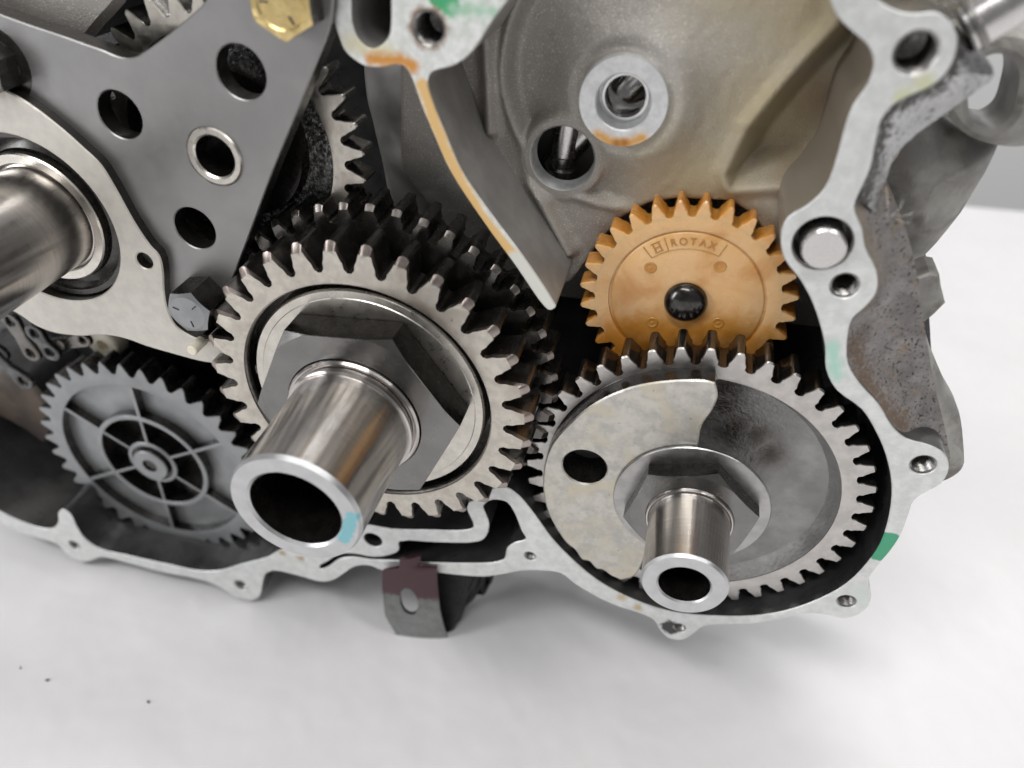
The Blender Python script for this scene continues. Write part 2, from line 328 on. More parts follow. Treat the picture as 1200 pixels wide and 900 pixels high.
def seg_d(p, a, b):
    ax, ay = a; bx, by = b; dx, dy = bx - ax, by - ay; t = max(0, min(1, ((p[0] - ax) * dx + (p[1] - ay) * dy) / (dx * dx + dy * dy + 1e-9)))
    return math.hypot(p[0] - ax - t * dx, p[1] - ay - t * dy)
def poly_sd(p, poly):
    """signed distance, negative inside"""
    d = min(seg_d(p, poly[i], poly[(i + 1) % len(poly)]) for i in range(len(poly))); ins = False; j = len(poly) - 1
    for i in range(len(poly)):
        if (poly[i][1] > p[1]) != (poly[j][1] > p[1]) and p[0] < (poly[j][0] - poly[i][0]) * (p[1] - poly[i][1]) / (poly[j][1] - poly[i][1]) + poly[i][0]: ins = not ins
        j = i
    return -d if ins else d
def sstep(a, b, x):
    t = max(0, min(1, (x - a) / (b - a))); return t * t * (3 - 2 * t)
def gauss(d, w): return math.exp(-(d / w) ** 2)
def nz(u, v, s, k=0): return noise.noise(Vector((u * s, v * s, k)))
# ------------------------------------------------------------------ setting
bm = bmesh.new()
for x, y in ((-2, -1.2), (2, -1.2), (2, .42), (-2, .42)): bm.verts.new((x, y, 0))
bm.faces.new(bm.verts[:])
tb = finish('table_top', bm, m_table); tb['kind'] = 'structure'
bm = bmesh.new()
for x, z in ((-3, -1.5), (3, -1.5), (3, 3), (-3, 3)): bm.verts.new((x, 1.3, z))
bm.faces.new(bm.verts[:]); wl = finish('background_wall', bm, m_wall); wl['kind'] = 'structure'
# ------------------------------------------------------------------ engine case
cR = (11.49, -138.8); cL = (-68.55, -114.5); cO = (2.97, -91.2); cB = (-160.9, -175.4); cC = (-102.3, -62.0); cS = (-149.6, -79.4)
case = thing('engine_case', 'opened aluminium engine crankcase half with bright machined rim standing on white table', 'engine case', 0, TABLE, 0)
CL = Vector((0, 0, -TABLE * S)) * 1  # parts are drawn in the machine frame; shift them to it
def casepart(o): o.location = W(0, 0, 0) - case.location; return o
inner = [(966, -60), (970, -15), (973, 0), (982, 20), (1000, 38), (1017, 53), (1024, 72), (1018, 97), (1000, 123), (990, 150), (980, 187), (967, 220), (947, 240), (923, 255), (915, 275), (919, 303), (937, 327), (950, 350), (960, 377), (967, 407), (968, 433), (980, 457), (1010, 480), (1027, 507), (1038, 533), (1045, 568), (1042, 604), (1032, 636), (1016, 660), (992, 684), (960, 702), (920, 716), (880, 722), (840, 722), (800, 719), (768, 712), (732, 698), (700, 680), (670, 655), (646, 630), (633, 612), (618, 592), (607, 580), (593, 571), (576, 573), (562, 583), (549, 589, 1), (547, 597), (555, 617), (548, 621), (500, 621), (460, 620), (430, 615), (400, 612), (360, 632), (327, 645), (313, 653), (283, 661), (260, 668), (233, 669), (200, 662), (167, 655), (150, 651), (117, 643), (100, 632), (90, 618), (82, 602), (74, 597), (68, 601), (68, 612), (62, 619), (50, 619), (27, 612), (0, 599), (-40, 570), (-90, 515)]
outer = [(-100, 528), (-45, 583), (0, 612), (27, 625), (50, 632), (67, 638), (80, 651), (95, 658), (107, 657), (119, 653), (143, 658), (187, 670), (240, 681), (261, 690), (277, 700), (293, 704), (304, 699), (307, 687), (311, 673), (323, 669), (350, 675), (377, 682), (390, 680), (403, 672), (416, 664), (433, 663), (449, 669), (467, 669), (495, 669), (527, 673), (567, 676), (590, 673), (612, 669), (636, 669), (657, 672), (673, 684), (700, 700), (725, 711), (747, 718), (766, 727), (775, 741), (786, 749), (800, 750), (811, 744), (825, 734), (847, 732), (880, 731), (913, 726), (947, 719), (970, 721), (987, 725), (1003, 722), (1016, 713), (1021, 697), (1018, 680), (1028, 664), (1044, 645), (1056, 626), (1065, 602), (1071, 587), (1086, 577), (1103, 567), (1112, 549), (1107, 532), (1090, 522), (1062, 514), (1045, 499), (1030, 474), (1008, 450), (994, 426), (993, 397), (999, 374), (1013, 361), (1027, 343), (1027, 317), (1014, 290), (1010, 267), (1001, 243), (1010, 220), (1020, 197), (1026, 168), (1033, 140), (1047, 123), (1067, 112), (1093, 100), (1110, 84), (1120, 63), (1122, 43), (1113, 25), (1096, 14), (1075, 16), (1056, 14), (1036, 5), (1024, -8), (1020, -60)]
chan = [(468, 635), (515, 636), (561, 635), (570, 628), (573, 614), (569, 602), (566, 594), (574, 587), (583, 586), (594, 589), (604, 604), (611, 622), (616, 632), (603, 636), (594, 643), (591, 655), (580, 659), (567, 660), (530, 660), (495, 659), (470, 657), (436, 656), (415, 653), (398, 655), (385, 664), (376, 667), (374, 664), (384, 658), (397, 650), (415, 649), (439, 653), (462, 649), (468, 644)]
T2 = pt(990, 335); T3 = pt(1082, 545); T4 = pt(1074, 62); T5 = pt(992, 705); T6 = pt(621, 652); T7 = pt(87, 639); T8 = pt(282, 686); TD = pt(964, 286); TBH = pt(437, 633); TPK = pt(796, 736)
th = [(T2, 2.75), (T3, 2.7), (T4, 3.5), (T5, 2.4), (T6, 1.75), (T7, 2.3), (T8, 2.4), (TPK, 1.9)]
A_holes = [circle(*c, r, 36) for c, r in th] + [circle(*TD, 5.5, 48), circle(*TBH, 2.9, 36), trace(chan, 0, 3)]
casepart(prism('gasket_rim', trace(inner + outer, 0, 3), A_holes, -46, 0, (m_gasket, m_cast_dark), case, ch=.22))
topo = [(388, -60), (389, -20), (390, 0), (392, 27), (397, 44), (404, 60), (416, 71), (429, 78), (449, 79), (464, 76), (473, 78), (480, 87), (493, 122), (509, 160), (527, 200), (567, 261), (604, 312), (637, 359), (644, 364), (651, 360), (646, 349), (613, 300), (576, 251), (541, 200), (522, 156), (507, 120), (501, 98), (504, 87), (513, 82), (529, 78), (547, 67), (560, 51), (573, 30), (595, 0), (640, -60)]
slot = [(411, -50), (411, 0), (412, 25), (418, 43), (428, 54), (438, 57), (448, 52), (456, 41), (458, 25), (458, 0), (458, -50)]
T1 = pt(502, 34)
casepart(prism('partition_rib', trace(topo, 0, 4), [trace(slot, 0, 3), circle(*T1, 3.15, 40)], -34, 0, (m_gasket_top, m_cast_grey), case, ch=.25))
# threaded inserts
def thread_hole(c, r, depth=9, ztop=-.5, cone=.5):
    prof = []; z = ztop; k = 0
    prof.append((r + .02, ztop + .3))
    while z > -depth: prof.append((r - (.05 if k % 2 else .42), z)); z -= .42; k += 1
    prof += [(r - .5, -depth), (0, -depth - 1)]
    return casepart(lathe('threaded_hole', prof, m_thread, case, seg=40, c=c, sharp=20))
for c, r in th: thread_hole(c, r)
thread_hole(T1, 3.15)
casepart(lathe('dowel_bore', [(5.52, -.6), (5.2, -.9), (5.2, -9), (0, -9)], m_thread, case, c=TD, seg=48))
# floor of the upper chamber: a cast surface with a dished recess and ridges
ZF = -22
f = lambda x, y: pt(x, y, ZF)
Pfl = [f(*p) for p in [(470, -140), (1090, -140), (1090, 60), (1050, 180), (980, 262), (930, 306), (908, 284), (880, 246), (857, 231), (832, 230), (795, 229), (760, 236), (730, 253), (702, 284), (688, 305), (668, 330), (600, 360), (470, 200)]]
Ptri = [f(*p) for p in [(1000, -30), (988, 25), (953, 62), (917, 103), (880, 148), (856, 200), (861, 210), (900, 207), (935, 206), (990, 200), (1060, 120), (1060, -20)]]
Cb = f(747, 92); arc_r = sum(math.hypot(f(*p)[0] - Cb[0], f(*p)[1] - Cb[1]) for p in [(607, 20), (588, 67), (590, 117), (613, 160)]) / 4
H2 = pt(660, 184, ZF); B1 = (-15.3, -47.9); s1, s2 = f(572, 40), f(577, 150); r1, r2 = f(627, 212), f(668, 292); e1, e2 = f(756, 200), f(790, 40)
def hfloor(u, v):
    p = (u, v); h = ZF + .5 * nz(u, v, .06) + .12 * nz(u, v, .5, 3)
    d = math.hypot(u - Cb[0], v - Cb[1]); left = sstep(6, -14, u - Cb[0])
    h += left * (-3.6 * sstep(arc_r + .6, arc_r - 3.0, d) + 1.6 * gauss(d - arc_r, 1.2))
    h += 3.0 * gauss(seg_d(p, s1, s2), 1.6)
    h += 3.2 * gauss(seg_d(p, r1, r2), 1.6) * sstep(-2, 2, v - (r2[1] - 2))
    sd = poly_sd(p, Ptri); h -= 8.0 * sstep(1.2, -5.0, sd); h += 1.4 * gauss(sd - 1.4, 1.6)
    dh = math.hypot(u - H2[0], v - H2[1]); h += 1.3 * gauss(dh - 7.6, 2.0) + .6 * gauss(dh, 8)
    db = math.hypot(u - B1[0], v - B1[1]); h += 5.2 * gauss(max(0, db - 9), 7) - 1.0 * gauss(db - 10, 1.4)
    h += 2.0 * sstep(-10, 18, u - e1[0]) * sstep(-30, 0, v - e1[1])
    w = sstep(10.5, 8.2, dh); h = h * (1 - w) + (ZF + 1.0) * w
    h -= 24 * sstep(-.3, 4.5, poly_sd(p, Pfl))
    return h
lo = f(500, 400); hi = f(1120, -110)
casepart(grid_surface('chamber_floor', -70, 52, -112, -8, .5, hfloor, lambda u, v: math.hypot(u - H2[0], v - H2[1]) > 7.8 and math.hypot(u - B1[0], v - B1[1]) > 8.4, m_cast, case))
casepart(lathe('drilled_hole', [(9.0, ZF + .8), (8.5, ZF + 1.1), (7.4, ZF + 1.08), (6.95, ZF + .4), (6.6, ZF - 3.2), (9.5, ZF - 3.4)], [m_cast, m_boss], case, c=H2, seg=64, mi=[0, 0, 1, 1, 1]))
bo = lathe('machined_boss', [(9.9, -27), (9.3, -17.2), (8.9, -16), (5.75, -16), (5.5, -16.3), (5.45, -20.5), (4.3, -20.8)], [m_boss, m_cast], case, seg=80, mi=[1, 0, 0, 0, 0, 0]); bo.location = W(B1[0], B1[1], 0) - case.location
sl = lathe('bright_sleeve', [(4.9, -20.7), (4.75, -19.9), (4.25, -19.9), (4.05, -20.3), (4.05, -31)], m_chrome, case, seg=64); sl.location = bo.location
# lump of casting left of the rib
zl = -33; g1, g2, g3 = pt(462, 100, zl), pt(505, 195, zl), pt(548, 110, zl)
def hleft(u, v):
    p = (u, v)
    return zl - 6 + 10 * gauss(math.hypot(u - g1[0], (v - g1[1]) * .8), 12) + 9 * gauss(math.hypot(u - g2[0], (v - g2[1]) * 1.2), 10) + 5 * gauss(math.hypot(u - g3[0], v - g3[1]), 10) + .5 * nz(u, v, .15) - 14 * sstep(pt(420, 100, zl)[0] + 3, pt(420, 100, zl)[0] - 5, u)
casepart(grid_surface('cast_shoulder', -78, -22, -95, -12, .8, hleft, lambda u, v: True, m_cast_grey, case))
bk = [(-250, -8), (60, -8), pt(1075, 150, -47), pt(1085, 300, -47), pt(1092, 420, -47), pt(1098, 520, -47), pt(1055, 575, -47), (45, -190), (-60, -205), (-150, -215), (-250, -190)]
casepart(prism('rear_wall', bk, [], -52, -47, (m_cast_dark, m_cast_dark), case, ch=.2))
casepart(prism('bright_bore_backing', [(-60, -15), (40, -15), (40, -60), (-20, -70), (-60, -60)], [], -46.5, -44, (m_boss, m_boss), case, ch=.2))  # added backing, bright metal so the unlit boss bore looks grey
# side walls seen outside the rim, right
def ribbon(name, e0, z0, e1, z1, mat, rows=8, amp=.5, sc=.35, bulge=0, n=5, cols=90, fine=0, back=22):
    A = smooth([(*pt(x, y, z0),) for x, y in e0], n, False); zz = z1 if hasattr(z1, '__len__') else [z1] * len(e1)
    B = smooth([(*pt(x, y, z),) for (x, y), z in zip(e1, zz)], n, False)
    bm = bmesh.new(); R = []
    def rs(P, m_):
        L = [0]
        for a, b in zip(P, P[1:]): L.append(L[-1] + math.dist(a, b))
        out = []; k = 0
        for i in range(m_):
            t = L[-1] * i / (m_ - 1)
            while k < len(P) - 2 and L[k + 1] < t: k += 1
            w = (t - L[k]) / max(L[k + 1] - L[k], 1e-6); w = max(0, min(1, w)); out.append((P[k][0] + (P[k + 1][0] - P[k][0]) * w, P[k][1] + (P[k + 1][1] - P[k][1]) * w))
        return out
    m_ = cols; A = rs(A, m_); B = rs(B, m_); z1m = zz[0]
    for j in range(rows + 1):
        t = j / rows; row = []
        for (a, b) in zip(A, B):
            u = a[0] + (b[0] - a[0]) * t; v = a[1] + (b[1] - a[1]) * t; z = z0 + (z1m - z0) * t + bulge * math.sin(math.pi * t)
            k = 0 if j == 0 else 1
            d = k * (amp * (nz(u, v, sc, 1) + .6 * nz(u, v, sc * 2.7, 5)) + fine * abs(nz(u, v, 1.6, 9)) * (1 + nz(u, v, .2, 4) * 1.5)); row.append(bm.verts.new(L3(u, v, z + d)))
        R.append(row)
    for r0, r1_ in zip(R, R[1:]):
        for i in range(m_ - 1): bm.faces.new((r0[i], r0[i + 1], r1_[i + 1], r1_[i]))
    # skirt carrying the outer edge straight back gives the casting its thickness
    sk = [bm.verts.new(v.co + Vector((0, back * S, 0))) for v in R[-1]]
    for i in range(m_ - 1): bm.faces.new((R[-1][i], R[-1][i + 1], sk[i + 1], sk[i]))
    return casepart(finish(name, bm, mat, case, None, 50))
ribbon('flaked_side_wall', [(1121, 38), (1120, 63), (1110, 84), (1093, 100), (1067, 112), (1047, 123), (1033, 140), (1026, 168), (1020, 197), (1006, 232)], -.6,
       [(1135, 45), (1165, 87), (1140, 110), (1112, 130), (1092, 144), (1068, 163), (1050, 182), (1040, 205), (1037, 235), (1040, 262)], -9, m_flaked, 24, .22, .35, cols=180, fine=.12)
ribbon('dirty_side_wall', [(1006, 232), (1001, 243), (1010, 267), (1014, 290), (1027, 317), (1027, 343), (1013, 361), (999, 374), (993, 397), (994, 426), (1008, 450), (1030, 474), (1045, 499), (1062, 514), (1088, 522)], -.6,
       [(1038, 215), (1052, 245), (1062, 270), (1070, 300), (1077, 340), (1081, 365), (1086, 400), (1091, 430), (1096, 455), (1102, 480), (1107, 500), (1111, 520), (1113, 532), (1113, 540), (1112, 546)], -8, m_rough_cast, 40, .5, .22, bulge=-1.5, cols=260, fine=.3)
ribbon('rear_flange_edge', [(1066, 300), (1076, 365), (1086, 430), (1098, 478), (1108, 535)], -12, [(1074, 330), (1084, 388), (1106, 447), (1124, 483), (1130, 543)], -17, m_far_cast, 6, .3, .4, back=4)
lug = trace([(1074, 326), (1090, 320), (1101, 322), (1103, 336), (1108, 356), (1094, 370), (1081, 380), (1070, 370)], -18, 1)
casepart(prism('side_lug', lug, [], -26, -18, (m_far_cast, m_far_cast), case, ch=.5))
rim2 = trace([(1100, 510), (1116, 520), (1130, 538), (1127, 552), (1114, 562), (1100, 566)], -14, 3)
casepart(prism('rear_flange_ear', rim2, [], -20, -14, (m_far_cast, m_far_cast), case, ch=.6))
# brown cast shoulder in the lower left of the cavity
sh = trace([(-60, 430), (0, 432), (36, 450), (60, 492), (52, 520), (30, 505), (-20, 480), (-60, 470)], -24, 3)
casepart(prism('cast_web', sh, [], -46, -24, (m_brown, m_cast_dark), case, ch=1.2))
sh = trace([(60, -60), (-60, -60), (-60, 30), (10, 20), (60, 40), (100, 48), (118, 30), (150, -10), (160, -60)], -8, 3)
casepart(prism('upper_left_casting', sh, [], -40, -8, (m_cast, m_cast_dark), case, ch=1.5))
# ------------------------------------------------------------------ background casting with eye, and rod
far = thing('rear_engine_housing', 'blurred dull grey rounded casting with slotted eye behind the upper right rim', 'housing', *pt(1100, 200, -40), -40)
fo = (pt(1100, 200, -40))
body = trace([(1010, 70), (1060, 90), (1095, 110), (1106, 140), (1128, 158), (1160, 170), (1182, 172), (1178, 190), (1150, 240), (1118, 285), (1085, 320), (1040, 345), (1000, 300)], -28, 4, *fo)
bb = body[::2]
bm = bmesh.new(); cx_ = sum(p[0] for p in bb) / len(bb); cy_ = sum(p[1] for p in bb) / len(bb) - 2; prev = None
for k in range(16):
    t_ = k / 15; sc_ = math.cos(t_ * math.pi / 2); rw = [bm.verts.new(L3(cx_ + (p[0] - cx_) * sc_, cy_ + (p[1] - cy_) * sc_, 2 + 11 * math.sin(t_ * math.pi / 2) ** .8 + .5 * nz(p[0] * sc_, p[1] * sc_, .25) * min(1, t_ * 4))) for p in bb]
    if prev:
        for a in range(len(bb)): bm.faces.new((prev[a], prev[(a + 1) % len(bb)], rw[(a + 1) % len(bb)], rw[a]))
    prev = rw
finish('housing_body', bm, m_far_cast, far, None, 70)
prism('housing_skirt', bb, [], -12, 1.6, (m_far_cast, m_far_cast), far, ch=.3)
eye_o = trace([(1118, 42), (1148, 33), (1185, 31), (1230, 45), (1260, 90), (1240, 140), (1205, 165), (1165, 166), (1125, 150), (1104, 120), (1100, 75)], -26, 4, *fo)
eye_i = trace([(1152, 64), (1170, 60), (1186, 68), (1192, 85), (1188, 110), (1178, 136), (1160, 147), (1140, 140), (1132, 120), (1136, 90)], -26, 4, *fo)
prism('eye_ring', eye_o, [eye_i], 4, 17, (m_far_cast, m_cast_grey), far, ch=1.2)
def rod(name, label, cat, p0, p1, r, mat, prof=None):
    a = W(*p0); b = W(*p1); d = b - a; L = d.length / S
    t = thing(name, label, cat, *p0); t.rotation_euler = d.to_track_quat('-Y', 'Z').to_euler()
    return t, L
t, L = rod('steel_rod', 'satin steel rod leaving the frame at the top right corner', 'rod', (*pt(1130, 36, -7), -7), (*pt(1290, -62, -7), -7), 4.3, m_shaft)
lathe('rod_body', [(0, 0), (3.6, 0), (4.0, .4), (4.0, L), (0, L)], m_dowel, t, seg=64)
lathe('end_collar', [(4.1, .9), (4.35, 1.1), (4.35, 2.0), (4.1, 2.2)], m_thread, t, seg=64)
hb = pt(655, 178, -32)
t, L = rod('selector_shaft', 'grey steel shaft glimpsed inside the oval hole under the round boss', 'shaft', (hb[0] - 2, hb[1] - 26, -33), (hb[0] + 5, hb[1] + 34, -33), 4, m_shaft)
lathe('shaft_body', [(0, 0), (3.2, 0), (3.4, .3), (3.4, 22), (2.8, 22.5), (2.8, 25), (3.4, 25.5), (3.4, L), (0, L)], m_dowel, t, seg=48)
hb = pt(733, 112, -34)
t, L = rod('selector_shaft', 'grey steel shaft glimpsed through the bore of the stained round boss', 'shaft', (hb[0] - 16, hb[1] - 18, -34), (hb[0] + 20, hb[1] + 26, -34), 4, m_shaft)
lathe('shaft_body', [(0, 0), (2.8, 0), (3.0, .3), (3.0, L), (0, L)], m_dowel, t, seg=48)
# ------------------------------------------------------------------ right balancer gear
t = thing('balancer_gear', 'large steel gear with pale half moon counterweight inside the round right chamber', 'gear', *cR, -12)
toothed(t, 41, 43.0, 38.5, 4.377, .26, .52, .74, 35.2, 8, (m_steelR, m_oil), 42.6)
lathe('web', [(35.3, 7.85), (34.9, 7.2), (34.2, 5.4), (32.6, 3.9), (29, 3.1), (24, 2.9), (20, 3.6), (16, 5.2), (12, 6.2), (9, 6.3)], m_web, t, seg=120)
lathe('rear_disc', [(35.3, .5), (9, .5)], m_oil2, t, seg=64)
def pr(px, py, z): a = pt(px, py, z); return (a[0] - cR[0], a[1] - cR[1])
cwo = [pr(*p, 1.0) + tuple(k) for p, k in [((838, 449), (1,)), ((841, 465), ()), ((834, 482), ()), ((822, 500), ()), ((818, 522), (1,)), ((800, 560), (1,)), ((815, 600), (1,)), ((760, 640), (1,)), ((749, 668), ()), ((742, 676), ()), ((728, 680), (1,)), ((716, 675), ()), ((706, 668), ()), ((699, 667), ()), ((690, 658), ()), ((682, 656), ()), ((674, 645), ()), ((664, 637), ()), ((652, 620), ()), ((642, 600), ()), ((637, 578), ()), ((637, 552), ()), ((645, 524), ()), ((668, 496), ()), ((700, 471), ()), ((740, 454), ()), ((780, 447), ()), ((824, 446), ())]]
ho = circle(*pr(685, 548, 1.0), 5.6, 48)
prism('counterweight', smooth(cwo, 4), [ho], 5, 13, (m_cw, m_oil2), t, ch=.35)
ogr = [(r * math.cos(rad(a)), r * math.sin(rad(a))) for r, a in [(37.6, 91 + 3.7 * k) for k in range(26)] + [(33, 183.5 - 3.7 * k) for k in range(26)]]
prism('oil_groove_ring', ogr, [], 3, 8.5, (m_oil2, m_oil2), t, ch=.4)
lathe('bore_shadow', [(5.6, 5.2), (5.6, .6), (0, .6)], m_bore, t, seg=40, c=pr(685, 548, 1.0))
w = thing('thrust_washer', 'round dark steel washer under the hex nut of the right gear', 'washer', *cR, 1.2)
lathe('washer_disc', [(8.5, 0), (19.1, 0), (19.1, .5), (18.9, .75), (8.5, .75)], [m_washer], w, seg=96)
def hexnut(name, label, c, zb, h, R, ph, rb, mats, cf=.86):
    t = thing(name, label, 'nut', *c, zb, 'hex nuts on the two shafts')
    n = 96; bm = bmesh.new(); secs = []
    def hexr(a): 
        a = (math.degrees(a) - ph) % 60; return R * math.cos(rad(30)) / math.cos(rad(a - 30))
    rows = [('hex', 0), ('hex', None), ('cap', h), ('bore', h), ('bore', 0)]
    ang = [rad(ph) + 2 * math.pi * i / n for i in range(n)]; rc = R * cf + .2
    ring = []
    for kind, z in rows:
        row = []
        for a in ang:
            r = hexr(a)
            if kind == 'hex':
                zz = z if z is not None else h - max(0, (r - rc)) * .42 - .05
                row.append(bm.verts.new(L3(r * math.cos(a), r * math.sin(a), zz)))
            elif kind == 'cap': rr = min(r - .15, rc); row.append(bm.verts.new(L3(rr * math.cos(a), rr * math.sin(a), h)))
            else: row.append(bm.verts.new(L3(rb * math.cos(a), rb * math.sin(a), z)))
        ring.append(row)
    for k, (a_, b_) in enumerate(zip(ring, ring[1:] + ring[:1])):
        for i in range(n):
            ff = bm.faces.new((a_[i], a_[(i + 1) % n], b_[(i + 1) % n], b_[i])); ff.material_index = 1 if k in (0, 3) else 0
    finish('nut_body', bm, mats, t, None, 14)
    return t
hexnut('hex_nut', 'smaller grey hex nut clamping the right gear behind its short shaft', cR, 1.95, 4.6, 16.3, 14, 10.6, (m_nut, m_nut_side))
t = thing('output_shaft', 'short polished hollow shaft end sticking out of the right gear', 'shaft', *cR, 0)
lathe('shaft_body', [(9.8, -16), (9.8, 5), (10.5, 5.2), (10.5, 7.0), (10.3, 7.4), (10.0, 7.4), (9.8, 7.0), (9.65, 7.4), (9.65, 26.1)], m_shaft, t, seg=128)
lathe('end_face', [(9.65, 26.1), (9.2, 26.8), (6.1, 26.8), (5.7, 26.4)], m_shaft_end, t, seg=128, sharp=20)
lathe('bore', [(5.72, 26.4), (5.6, 22), (5.6, 6), (0, 5)], m_bore, t, seg=64)
# ------------------------------------------------------------------ crank gears, left
t = thing('primary_drive_gear', 'big pale steel gear with coarse teeth and chamfered tips around the large hex nut', 'gear', *cL, 0)
toothed(t, 31, 41.3, 34.3, 1.973, .24, .53, .80, 31.4, 9, (m_steelL, m_oil, m_tip), 39.3, zf=1.2)
lathe('ring_step', [(31.45, 8.7), (31.1, 8.2), (31.1, 7.0), (31.35, 6.6)], m_disc, t, seg=120)
lathe('inner_wall', [(31.35, 5.3), (31.35, -1), (10, -1)], m_oil2, t, seg=96)
w = thing('pressure_disc', 'smooth bright steel disc recessed inside the coarse left gear', 'disc', *cL, 1)
lathe('disc_body', [(29.3, 0), (29.3, 6.0), (28.9, 6.5), (27.2, 6.55), (27.0, 6.75), (14, 6.8), (14, 0)], m_disc, w, seg=128)
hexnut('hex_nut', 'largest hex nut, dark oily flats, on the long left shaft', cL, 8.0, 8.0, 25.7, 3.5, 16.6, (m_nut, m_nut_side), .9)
t = thing('crank_shaft', 'long thick hollow steel shaft end with a pale blue paint dab on its rim', 'shaft', *cL, 0)
lathe('shaft_body', [(15, -16), (15, 14), (16.3, 14.2), (16.3, 16.6), (15.9, 17.1), (15.4, 17.1), (15.2, 16.6), (15.0, 16.6), (15.0, 17.9), (15.3, 18.2), (15.3, 19.0), (14.9, 19.3), (14.6, 19.3), (14.5, 20.0), (14.4, 45.5)], m_shaft, t, seg=160, sharp=25)
lathe('end_face', [(14.4, 45.5), (13.9, 46.6), (10.6, 46.7), (10.0, 46.1)], m_shaft_endL, t, seg=160, sharp=20)
lathe('bore', [(10.05, 46.1), (9.9, 44.5), (10.1, 41), (10.1, 12), (0, 10)], m_bore, t, seg=96)
t = thing('balancer_drive_gear', 'dark oily fine toothed gear behind the coarse left gear', 'gear', *cL, -13)
toothed(t, 44, 44.8, 40.2, 72.0, .30, .52, .72, 20, 10, (m_oil, m_oil2, m_tip2), 43.4, zf=.9)
# ------------------------------------------------------------------ orange pump gear
t = thing('nylon_gear', 'orange translucent plastic gear with embossed lettering between rim and right gear', 'gear', *cO, -21)
toothed(t, 28, 24.6, 20.9, -2.568, .16, .46, .74, 17.8, 6, (m_orange, m_orange_deep), 24.2, .2, .35)
fd = lathe('face_disc', [(17.82, 5.75), (17.75, 5.35), (17.3, 5.35), (17.15, 5.75), (16.9, 5.9), (10, 5.9), (4.4, 5.75)], m_orange, t, seg=120, sharp=40)
lathe('rear_web', [(17.82, .2), (4.4, .2)], m_orange_deep, t, seg=64)
for a, r in ((139, 11.7), (58, 11.6), (-136, 9.6), (-30, 9.2)):
    lathe('ejector_mark', [(1.45, 5.86), (1.3, 6.05), (1.0, 6.05), (.75, 5.9), (.3, 5.95), (0, 6.2)], m_orange_deep, fd, seg=32, c=(r * math.cos(rad(a)), r * math.sin(rad(a))), sharp=50)
def letter(ch_, a, r, size, parent, flat=5.92, depth=.16, mat=m_letter, sx=1):
    cu = bpy.data.curves.new('letter', 'FONT'); cu.body = ch_; cu.size = size; cu.align_x = 'CENTER'; cu.align_y = 'CENTER'; cu.extrude = depth / 2; cu.resolution_u = 3
    tmp = bpy.data.objects.new('tmp', cu); COL.objects.link(tmp)
    me = bpy.data.meshes.new_from_object(tmp.evaluated_get(bpy.context.evaluated_depsgraph_get())); bpy.data.objects.remove(tmp); bpy.data.curves.remove(cu)
    th_ = rad(a - 90); ca, sa = math.cos(th_), math.sin(th_); cx, cy = r * math.cos(rad(a)), r * math.sin(rad(a))
    for v in me.vertices:
        x, y, z = v.co.x * sx, v.co.y, v.co.z; v.co = L3(cx + x * ca - y * sa, cy + x * sa + y * ca, flat + z + depth / 2)
    me.materials.append(mat); return link('letter', me, parent)
for ch_, a in zip('ROTAX', (107.5, 99.5, 91.5, 83.5, 75.5)): letter(ch_, a, 15.1, 2.5, fd, sx=.95)
def arcbar(name, a0, a1, r0, r1_, z0, z1, mat, parent, n=20):
    pts = [(r0 * math.cos(rad(a0 + (a1 - a0) * i / n)), r0 * math.sin(rad(a0 + (a1 - a0) * i / n))) for i in range(n + 1)] + [(r1_ * math.cos(rad(a1 + (a0 - a1) * i / n)), r1_ * math.sin(rad(a1 + (a0 - a1) * i / n))) for i in range(n + 1)]
    return prism(name, pts, [], z0, z1, (mat, mat), parent, ch=.03)
arcbar('frame_line', 66, 131, 13.3, 13.5, 5.85, 6.02, m_orange_deep, fd)
for a in (66, 113.5, 131): arcbar('frame_line', a - .45, a + .45, 13.5, 16.7, 5.85, 6.02, m_orange_deep, fd, 2)
letter('H', 121.5, 15.0, 2.4, fd, sx=1.2)
arcbar('emblem_ring', 117.5, 125.5, 16.1, 16.35, 5.85, 6.02, m_orange_deep, fd, 4); arcbar('emblem_ring', 117.5, 125.5, 13.85, 14.1, 5.85, 6.02, m_orange_deep, fd, 4)
t = thing('gear_pin', 'black round nosed pin in the middle of the orange gear', 'pin', *cO, -24)
lathe('pin_body', [(4.9, 0), (4.9, 9.2), (4.75, 9.8), (4.1, 10.7), (2.9, 11.4), (1.4, 11.8), (0, 11.9)], m_pin, t, seg=64, sharp=60)
# ------------------------------------------------------------------ lower left spoked gear
t = thing('spoked_gear', 'matt grey gear with six thin ribs and an inner ring, low on the left', 'gear', *cB, -20)
toothed(t, 37, 40.6, 36.4, .375, .14, .48, .8, 32.3, 7, (m_steelB, m_oil2), 40.3)
lathe('web', [(32.5, 3.6), (19.6, 3.6)], m_steelB, t, seg=96)
lathe('inner_web', [(18.2, 1.5), (8, 1.5)], m_oil2, t, seg=96)
lathe('inner_ring', [(20.0, 2), (20.0, 6.8), (19.8, 7), (18.4, 7), (18.2, 6.8), (18.2, 1.5)], [m_steelB, m_oil2], t, seg=96, mi=[1, 0, 0, 0, 1])
lathe('hub', [(8.8, 1), (8.8, 6.7), (8.5, 7.0), (7.4, 7.0), (7.2, 6.4), (6.4, 6.4), (6.2, 8.2), (5.9, 8.5), (2.6, 8.5), (2.4, 7.8), (0, 7.8)], [m_steelB, m_oil2], t, seg=64, mi=[1, 0, 0, 0, 1, 1, 0, 0, 1, 1])
